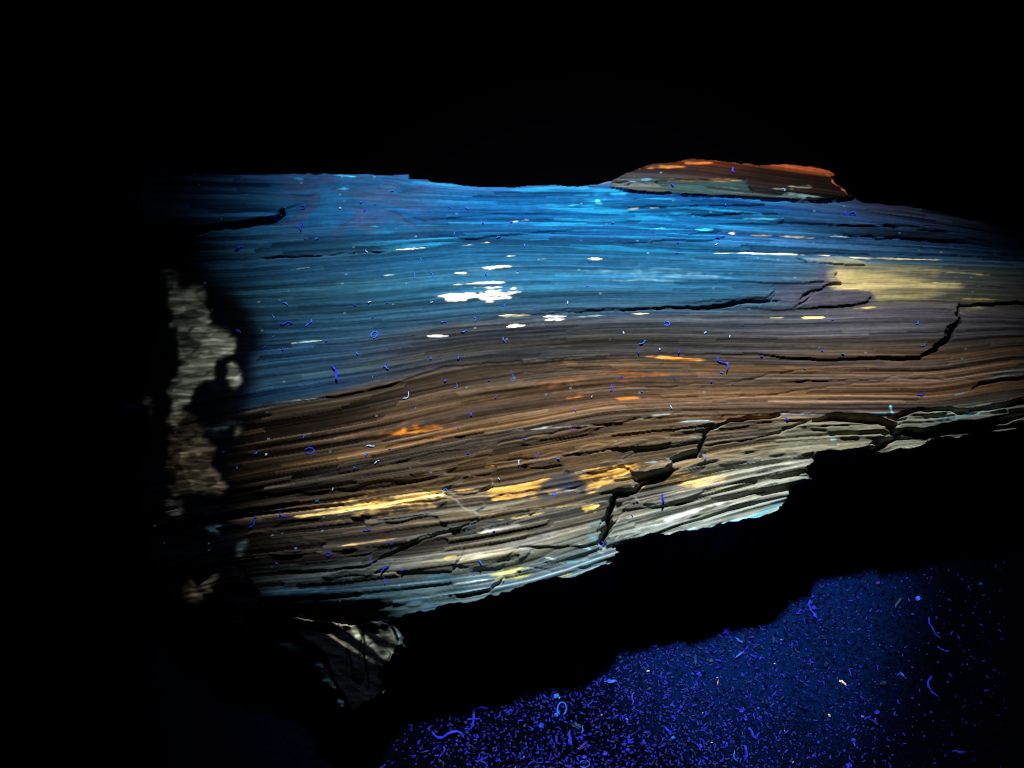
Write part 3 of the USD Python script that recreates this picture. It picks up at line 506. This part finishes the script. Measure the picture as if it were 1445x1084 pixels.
for k, name in enumerate(names):
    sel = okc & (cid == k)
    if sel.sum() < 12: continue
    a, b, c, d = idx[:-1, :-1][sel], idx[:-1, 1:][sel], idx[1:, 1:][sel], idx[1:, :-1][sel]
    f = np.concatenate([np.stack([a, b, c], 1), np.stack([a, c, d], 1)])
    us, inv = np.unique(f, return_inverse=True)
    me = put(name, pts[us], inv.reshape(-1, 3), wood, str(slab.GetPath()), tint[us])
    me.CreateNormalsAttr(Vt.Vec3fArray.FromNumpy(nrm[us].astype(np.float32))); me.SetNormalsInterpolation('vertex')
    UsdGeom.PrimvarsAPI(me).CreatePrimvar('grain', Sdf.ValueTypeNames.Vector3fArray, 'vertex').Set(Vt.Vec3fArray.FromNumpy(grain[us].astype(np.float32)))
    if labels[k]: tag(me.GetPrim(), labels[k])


def top(px, py):
    """the point of the wood's surface seen at px, py"""
    z = ZREF
    for _ in range(8):
        x, y = unproject(px, py, z)
        i, j = int(np.clip((y - y0) / STEP, 0, ny - 1)), int(np.clip((x - x0) / STEP, 0, nx - 1))
        z = .5 * z + .5 * max(float(Z[i, j]), 0)
    x, y = unproject(px, py, z)
    return float(x), float(y), float(z)


# ------------------------------------------------------------------ the table
_cx, _cy = unproject(1060, 850, 0); CLOUD = (float(_cx) * MM, float(_cy) * MM, 0.0)     # where the dust film lies thickest
cloth = mt(stage, '/World/Looks/dusty_black_cloth', {
    'g': ('geometry', {}), 'mp': ('mapping', {'mapping_type': 'point', 'location': (0, 0, 0)}),
    'n': ('noise_texture', {'scale': 1500.0, 'detail': 4.0, 'roughness': .65}), 'n2': ('noise_texture', {'scale': 70.0, 'detail': 3.0}),
    'sx': ('separate_xyz', {}), 'far': ('map_range', {'from_min': -.004, 'from_max': -.018, 'to_min': 0.0, 'to_max': 1.0, 'clamp': True}),
    'nm': ('map_range', {'from_min': .35, 'from_max': .68, 'to_min': 0.0, 'to_max': 1.8}), 'nm2': ('map_range', {'from_min': .3, 'from_max': .7, 'to_min': .35, 'to_max': 1.4}),
    'm1': ('math', {'math_type': 'multiply'}), 'm2': ('math', {'math_type': 'multiply', 'use_clamp': True}),
    'ds': ('mix', {'mix_type': 'subtract', 'fac': 1.0, 'color2': CLOUD}), 'ln': ('mix', {'mix_type': 'multiply', 'fac': 1.0}), 'bw': ('separate_xyz', {}), 'hy': ('math', {'math_type': 'add'}), 'hm': ('map_range', {'from_min': 0.0, 'from_max': .00085, 'to_min': 1.0, 'to_max': .05, 'clamp': True, 'range_type': 'smoothstep'}), 'm3': ('math', {'math_type': 'multiply', 'use_clamp': True}),
    'c': ('mix', {'mix_type': 'mix', 'color1': (.0006, .0006, .0012), 'color2': (.0018, .014, .09)}),
    'b': ('bump', {'strength': .6, 'distance': .0002}), 'p': ('principled_bsdf', {'roughness': 1.0, 'specular_ior_level': 0.0})},
    [('g.position', 'n.vector'), ('g.position', 'n2.vector'), ('g.position', 'sx.vector'), ('sx.y', 'far.value'), ('n.fac', 'nm.value'), ('n2.fac', 'nm2.value'), ('nm.result', 'm1.value1'), ('nm2.result', 'm1.value2'), ('m1.value', 'm2.value1'), ('far.result', 'm2.value2'), ('g.position', 'ds.color1'), ('ds.color', 'ln.color1'), ('ds.color', 'ln.color2'), ('ln.color', 'bw.vector'), ('bw.x', 'hy.value1'), ('bw.y', 'hy.value2'), ('hy.value', 'hm.value'), ('m2.value', 'm3.value1'), ('hm.result', 'm3.value2'), ('m3.value', 'c.fac'), ('c.color', 'p.base_color'), ('n.fac', 'b.height'), ('b.normal', 'p.normal')], surface='p.BSDF')
S = 450.0
v = np.array([[-S, -S, 0], [S, -S, 0], [S, S, 0], [-S, S, 0], [-S, -S, -20], [S, -S, -20], [S, S, -20], [-S, S, -20]], float)
f = np.array([[0, 1, 2], [0, 2, 3], [4, 6, 5], [4, 7, 6], [0, 4, 5], [0, 5, 1], [1, 5, 6], [1, 6, 2], [2, 6, 7], [2, 7, 3], [3, 7, 4], [3, 4, 0]])
t = put('table_top', v, f, cloth); tag(t.GetPrim(), 'black cloth covered table under the petrified wood', 'table', kind='structure')

# ------------------------------------------------------------------ lint
def tube(path, r, sides=6):
    p = np.asarray(path, float); n = len(p)
    tg = np.gradient(p, axis=0); tg /= np.linalg.norm(tg, axis=1)[:, None] + 1e-9
    a = np.cross(tg, [0, 0, 1.0]); a /= np.linalg.norm(a, axis=1)[:, None] + 1e-9; b = np.cross(tg, a)
    rr = np.asarray(r) * np.ones(n); an = np.linspace(0, 2 * np.pi, sides, endpoint=False)
    ring = p[:, None] + rr[:, None, None] * (np.cos(an)[None, :, None] * a[:, None] + np.sin(an)[None, :, None] * b[:, None])
    v = np.vstack([ring.reshape(-1, 3), p[0], p[-1]]); f = []
    for i in range(n - 1):
        for k in range(sides):
            q = (k + 1) % sides
            f += [[i * sides + k, i * sides + q, (i + 1) * sides + q], [i * sides + k, (i + 1) * sides + q, (i + 1) * sides + k]]
    for k in range(sides):
        q = (k + 1) % sides
        f += [[n * sides, q, k], [n * sides + 1, (n - 1) * sides + k, (n - 1) * sides + q]]
    return v, np.array(f)


def lint_path(kind, L, ang, rng):
    t = np.linspace(-.5, .5, 9 if kind != 'ring' else 13)
    if kind == 'rod': p = np.stack([t * L, .03 * L * np.sin(5 * t), 0 * t], 1)
    elif kind == 'arc': p = np.stack([t * L, L * (.9 * t * t), 0 * t], 1)
    elif kind == 'wave': p = np.stack([t * L, .14 * L * np.sin(7 * t), 0 * t], 1)
    elif kind == 'hook': p = np.stack([np.where(t < .1, t * L, .1 * L + (t - .1) * .2 * L), np.where(t > .1, (t - .1) * 1.2 * L, 0), 0 * t], 1)
    elif kind == 'ring': a = t * 5.6; p = np.stack([.5 * L * np.cos(a), .36 * L * np.sin(a), 0 * t], 1)
    else: p = np.stack([t * L, 0 * t, 0 * t], 1)
    p[:, 2] = .05 * L * (.5 + .5 * np.sin(6 * t + rng.uniform(0, 6)))
    if kind != 'ring': p[:, 1] += .07 * L * np.sin(t * rng.uniform(3, 9) + rng.uniform(0, 6)) + rng.normal(0, .018 * L, len(t))
    c, s = math.cos(ang), math.sin(ang)
    return p @ np.array([[c, s, 0], [-s, c, 0], [0, 0, 1]])


def lint(px, py, L, ang, kind, col, label, group=None, w=None, on_wood=True, cat='lint', name='lint_fibre'):
    rng = np.random.default_rng(int(px * 7 + py))
    x, y, z = top(px, py) if on_wood else (*map(float, unproject(px, py, 0.2)), 0.0)
    Lm = L * .1; r = (w if w else (.08 + .006 * L if kind == 'rod' else .07 + .0032 * L)) * (.65 + .6 * rng.random()) * (.85 if on_wood else .75)
    p = lint_path(kind, Lm, math.radians(ang), rng) + np.array([x, y, z + r * .7])
    n = len(p); taper = r * (.75 + .35 * rng.random(n)) * np.interp(np.arange(n), [0, 1, n - 2, n - 1], [.55, 1, 1, .55])
    v, f = tube(p, taper)
    v = v + rng.normal(0, r * .1, v.shape)
    me = put(name, v, f, LINT[col]); tag(me.GetPrim(), label, cat, group)


# x, y, length (px), angle, form, colour, label
BIG = [(425, 320, 17, 83, 'rod', 0, 'upright blue rod of lint on the upper left blue corner'), (339, 350, 15, 8, 'rod', 0, 'level blue lint rod under the dark crack at upper left'), (339, 325, 8, -30, 'rod', 0, 'short blue lint just below the dark upper left crack'),
       (250, 341, 9, -40, 'arc', 0, 'blunt blue crumb at the end of the dark upper left crack'), (427, 293, 7, 0, 'ring', 0, 'blue ringlet above the upright lint rod'), (403, 429, 9, -45, 'rod', 1, 'bright slanting lint above the wavy fibre on the left blue'), (385, 447, 7, -60, 'rod', 1, 'tiny slanting lint left above the wavy fibre'),
       (404, 457, 17, 5, 'wave', 0, 'wavy violet blue fibre on the left part of the blue plate'), (437, 457, 13, 45, 'arc', 1, 'bent bright fibre right of the wavy fibre'), (337, 468, 9, -20, 'rod', 2, 'violet lint at the border of the black end'), (528, 473, 11, 60, 'ring', 1, 'curled blue loop of lint on the blue plate'),
       (473, 527, 23, -70, 'rod', 0, 'longest straight blue lint, leaning, on the left blue band'), (575, 560, 13, 50, 'arc', 3, 'bright icy curved fibre near the brown layer'), (437, 637, 13, 5, 'ring', 0, 'oval blue loop on the dark brown left'), (523, 630, 11, -8, 'rod', 3, 'pale level lint left below the orange streak'), (532, 652, 8, 35, 'rod', 3, 'pale slanted lint below the orange streak'),
       (545, 519, 9, -40, 'rod', 1, 'small slanted lint right of the longest lint rod'), (358, 737, 19, 60, 'wave', 0, 'S-shaped blue fibre at the dark lower left'), (397, 727, 15, -50, 'arc', 0, 'L-bent blue fibre next to the S-shaped fibre'), (518, 750, 11, 8, 'arc', 0, 'arched blue fibre above the thin cream streak'),
       (552, 766, 6, 90, 'rod', 0, 'little upright lint at the tip of the thin cream streak'), (543, 803, 13, 35, 'rod', 0, 'slanting blue lint on the lower flake edge'), (543, 820, 10, 78, 'rod', 0, 'upright blue lint under the slanting lint of the lower flake'), (523, 790, 8, 60, 'hook', 2, 'violet hooked lint beside the broken flake edge'),
       (463, 782, 7, 0, 'ring', 0, 'tiny blue curl on the dark lower left flake'), (594, 367, 7, 90, 'rod', 1, 'upright lint under the left cream line'), (585, 389, 9, 75, 'wave', 1, 'azure twisted lint left of the arc on the blue plate'), (610, 389, 10, 85, 'arc', 1, 'blue arc of lint left of the white spots'), (686, 386, 7, 88, 'rod', 1, 'upright lint between the two upper white spots'),
       (711, 432, 8, -10, 'hook', 1, 'hooked blue lint right below the large white spot'), (672, 451, 8, 60, 'hook', 1, 'angular blue lint left of the small lower white spots'), (711, 480, 9, -70, 'rod', 1, 'blue lint under the small lower white spots'), (626, 455, 8, 3, 'rod', 1, 'flat blue lint above the lowest small white streak'), (655, 468, 9, 10, 'wave', 1, 'thin wavy lint right of the lowest small white streak'),
       (723, 530, 15, 80, 'wave', 1, 'upright wavy blue fibre at top of the brown layer'), (645, 546, 9, 30, 'hook', 1, 'blue hooked lint on the left brown layer'), (907, 484, 12, 28, 'rod', 1, 'slanted azure lint above the orange streak'), (941, 457, 8, 0, 'ring', 1, 'round azure crumb high on the grey layer'), (1020, 513, 25, -62, 'wave', 0, 'long S-curved blue fibre right of the orange streak'),
       (864, 548, 11, 80, 'arc', 2, 'violet arc of lint between the red orange streaks'), (760, 641, 13, 75, 'hook', 2, 'violet L-shaped lint over the gold streaks'), (732, 653, 7, 70, 'rod', 3, 'pale lint left of the violet L-shaped lint'), (782, 697, 6, 0, 'ring', 1, 'blue crumb on the dark spot in the gold'), (935, 704, 13, 80, 'rod', 0, 'upright blue lint on the pale block'),
       (677, 793, 8, -60, 'rod', 1, 'single blue lint on the grey lower plate'), (848, 768, 8, 10, 'ring', 0, 'dark blue bead at the foot of the black crack'), (1200, 302, 20, -18, 'wave', 0, 'blue wavy fibre beside the end of the red ridge'), (1034, 240, 10, 90, 'rod', 2, 'violet upright lint on the red ridge'), (1303, 489, 10, -10, 'hook', 1, 'azure lint at the broken right end of the grey layer'), (1295, 457, 7, 10, 'hook', 1, 'small blue lint on the right of the grey layer'),
       (1309, 340, 6, 20, 'hook', 0, 'blue lint on the dim upper right laths'), (543, 472 + 330, 5, 20, 'rod', 2, 'violet lint touching the slanting lint of the lower flake'), (1300, 558, 12, 20, 'arc', 0, 'blue lint by the cyan tip near the lower right crack'), (316, 638, 6, 20, 'arc', 0, 'blue crumb beside the brown crust on the black end')]
for q in BIG: lint(*q)
for px, py, L, ang, kind, col, label in [(195, 290, 16, 60, 'rod', 0, 'blue rod of lint on the black cloth left of the wood'), (192, 576, 42, -24, 'wave', 0, 'thick blue fibre on the cloth left of the crust'), (105, 205, 8, -70, 'rod', 2, 'tiny reddish lint on the cloth far upper left')]:
    lint(px, py, L, ang, kind, col, label, on_wood=False)
SPECK = [(1048, 459), (1030, 475), (901, 498), (931, 493), (958, 497), (952, 535), (947, 575), (1004, 539), (665, 585), (788, 648), (704, 676), (995, 648), (1055, 652), (1075, 504), (1018, 526), (1110, 592), (879, 533), (812, 579), (807, 607), (646, 603), (546, 513), (461, 481), (399, 493), (386, 475), (374, 490), (504, 499), (501, 431), (521, 426), (547, 428), (526, 448), (574, 400), (609, 427), (731, 382), (832, 369), (829, 404), (801, 427), (447, 337), (517, 355), (480, 294), (510, 286), (515, 297), (529, 289), (553, 270), (508, 312), (682, 315), (635, 293), (659, 294), (722, 314), (703, 335), (777, 352), (740, 347), (705, 335), (641, 330), (820, 340), (865, 315), (955, 357), (1011, 345), (1013, 335), (957, 343), (988, 322), (1024, 289), (949, 261), (1107, 268), (376, 642), (335, 661), (361, 640), (526, 532), (608, 506), (647, 505), (690, 537), (629, 538), (586, 577), (700, 560), (880, 470), (1175, 452), (1189, 500), (1213, 593), (1051, 746), (892, 728), (697, 750), (560, 745), (470, 690), (429, 616), (500, 660), (480, 848), (502, 857), (568, 804), (391, 795), (447, 707), (518, 641), (550, 634), (660, 640), (628, 690), (740, 620), (835, 560), (905, 553), (995, 470), (1135, 520), (1160, 495)]
for k, (px, py) in enumerate(SPECK):
    lint(px, py, 3.2 + 2.6 * random.random(), random.uniform(0, 180), random.choice(['rod', 'rod', 'hook']), random.choice([0, 1, 1, 2, 3]), 'tiny roundish speck of blue dust stuck on the wood', 'dust specks on the wood', w=.08 + .08 * random.random(), cat='dust speck', name='dust_speck')

# ------------------------------------------------------------------ dust on the cloth
def crumb(rng, r, kind):
    import trimesh
    s = trimesh.creation.icosphere(1, 1.0); v = s.vertices * (1 + .34 * rng.normal(0, 1, (len(s.vertices), 1)).clip(-1.4, 1.4))
    st = [1, rng.uniform(.55, 1), rng.uniform(.3, .6)] if kind < .7 else [rng.uniform(1.6, 2.6), .6, .45]
    v = v * np.array(st) * r; a = rng.uniform(0, 2 * np.pi); t_ = rng.normal(0, .5); c, s_ = math.cos(a), math.sin(a)
    v = v @ np.array([[1, 0, 0], [0, math.cos(t_), math.sin(t_)], [0, -math.sin(t_), math.cos(t_)]]) @ np.array([[c, s_, 0], [-s_, c, 0], [0, 0, 1]])
    return v - [0, 0, v[:, 2].min()], s.faces


DB = [(1146, 860, 28, -78, 'rod', 0, 'thick blue lint rod standing out near the upper corner of the dusty patch'), (1028, 888, 22, 24, 'rod', 0, 'blue lint rod on the upper border of the dusty patch'), (1003, 882, 14, -40, 'ring', 0, 'blue loop at the upper border of the dusty patch'), (1074, 887, 12, -40, 'arc', 1, 'bright bead-like lint on the upper border of the dusty patch'),
      (1314, 888, 34, -62, 'arc', 0, 'dim blue curved fibre at the right border of the dusty patch'), (1312, 970, 30, -80, 'arc', 0, 'dim blue hooked fibre below the right curved fibre'), (670, 1012, 44, 46, 'wave', 0, 'long blue branched hair at left of the dusty patch'), (632, 1037, 46, -14, 'wave', 0, 'blue hair lying level left below the long hair'), (592, 983, 14, 38, 'rod', 2, 'violet lint at the left border of the dusty patch'),
      (793, 1000, 18, 84, 'ring', 1, 'bright upright blue loop in the middle of the dusty patch'), (825, 1078, 14, 10, 'ring', 1, 'bright blue ring at the lower edge of the picture'), (762, 1073, 9, 10, 'ring', 0, 'small blue ring left of the bright ring'), (1036, 1068, 15, -70, 'arc', 1, 'brightest azure lint at the lower right of the dust'), (1062, 1036, 20, -58, 'rod', 0, 'slanted blue rod right below the middle of the dust'), (822, 1029, 12, 70, 'rod', 1, 'azure lint right of the pale flake'),
      (715, 934, 10, 45, 'rod', 0, 'slanted blue lint on the upper left border of the dust'), (626, 1062, 16, 70, 'arc', 0, 'blue bent lint at the lower left of the dust'), (1330, 918, 18, -30, 'arc', 0, 'dim blue shred right of the curved fibre'), (880, 923, 20, 10, 'arc', 0, 'smile-shaped blue fibre in the upper dust'), (1195, 970, 9, -40, 'rod', 0, 'blue lint touching the cream oval crumb'), (1200, 948, 12, 60, 'wave', 0, 'blue crooked lint above the cream oval crumb'), (1064, 1010, 9, 85, 'rod', 0, 'thin upright lint above the slanted blue rod'), (893, 986, 18, 84, 'wave', 2, 'violet upright fibre right in the middle of the dust'), (1052, 1062, 20, 80, 'rod', 0, 'dark blue upright rod beside the brightest azure lint')]
for px, py, L, ang, kind, col, label in DB:
    lint(px, py, L, ang, kind, col, label, on_wood=False)
for px, py, r, col, label in [(820, 945, .75, 0, 'largest blue flake in the upper dust'), (862, 962, .6, 7, 'bright blue bead in the upper dust'), (785, 982, .5, 7, 'bright blue bead above the middle of the dust'), (1189, 963, .45, 5, 'cream oval crumb at the right of the dust'), (1246, 964, .5, 3, 'grey green crumb at the far right of the dust'), (1170, 1010, .3, 5, 'cream crumb below the cream oval one'), (1268, 850, .5, 3, 'teal crumb at the upper right of the dust'), (1013, 963, .25, 6, 'rust orange crumb in the middle of the dust'), (813, 1025, .95, 3, 'teal flake in the lower middle of the dust'), (1236, 1005, .6, 0, 'blue crumb alone at the right of the dust'), (1232, 1018, .5, 1, 'dim blue crumb under the lone right crumb')]:
    rng = np.random.default_rng(int(px)); v, f = crumb(rng, .7 * r, rng.random()); x, y = unproject(px, py, .1)
    me = put('dust_crumb', v + [float(x), float(y), 0], f, DUST[col]); tag(me.GetPrim(), label, 'crumb')

rng = np.random.default_rng(42)


def place(n):
    out = []
    while len(out) < n:
        px, py = rng.uniform(520, 1420), rng.uniform(790, 1120)
        x, y = map(float, unproject(px, py, 0))
        d = min(1, (.22 if px < 1240 else .05) + .9 * math.exp(-((px - 850) / 270) ** 2)) * (1 if px > 600 else .5)
        if rng.random() < d: out.append((x, y))
    return out


for x, y in place(230):
    r = .18 + .22 * rng.random() ** 2; v, f = crumb(rng, r, rng.random())
    c = rng.choice(8, p=[.52, .18, .08, .05, .06, .02, .01, .08])
    if c in (5, 6): v = v * .55
    me = put('dust_grain', v + [x, y, 0], f, DUST[c]); tag(me.GetPrim(), 'small glowing grain of dust lying on the black cloth', 'dust grain', 'dust grains on the cloth')
fine = UsdGeom.PointInstancer.Define(stage, numbered('fine_dust'))
tag(fine.GetPrim(), 'fine blue dust strewn over the black cloth in front of the wood', 'dust', kind='stuff')
protos = []
for k in range(10):
    v, f = crumb(rng, .17, rng.random())
    protos.append(put('mote', v, f, DUST[[0, 1, 2, 3, 1, 2, 1, 0, 2, 5][k]], str(fine.GetPath())).GetPath())
fine.CreatePrototypesRel().SetTargets(protos)
pp = place(13000); pk = rng.choice(10, len(pp), p=[.19, .16, .08, .08, .13, .08, .1, .15, .028, .002]); sc = .26 + .8 * rng.random(len(pp)) ** 2
fine.CreateProtoIndicesAttr(Vt.IntArray.FromNumpy(pk.astype(np.int32)))
fine.CreatePositionsAttr(Vt.Vec3fArray.FromNumpy((np.array([(x, y, 0) for x, y in pp]) * MM).astype(np.float32)))
fine.CreateScalesAttr(Vt.Vec3fArray.FromNumpy(np.repeat(sc[:, None], 3, 1).astype(np.float32)))
an = rng.uniform(0, np.pi, len(pp))
fine.CreateOrientationsAttr(Vt.QuathArray([Gf.Quath(float(math.cos(a)), 0, 0, float(math.sin(a))) for a in an]))
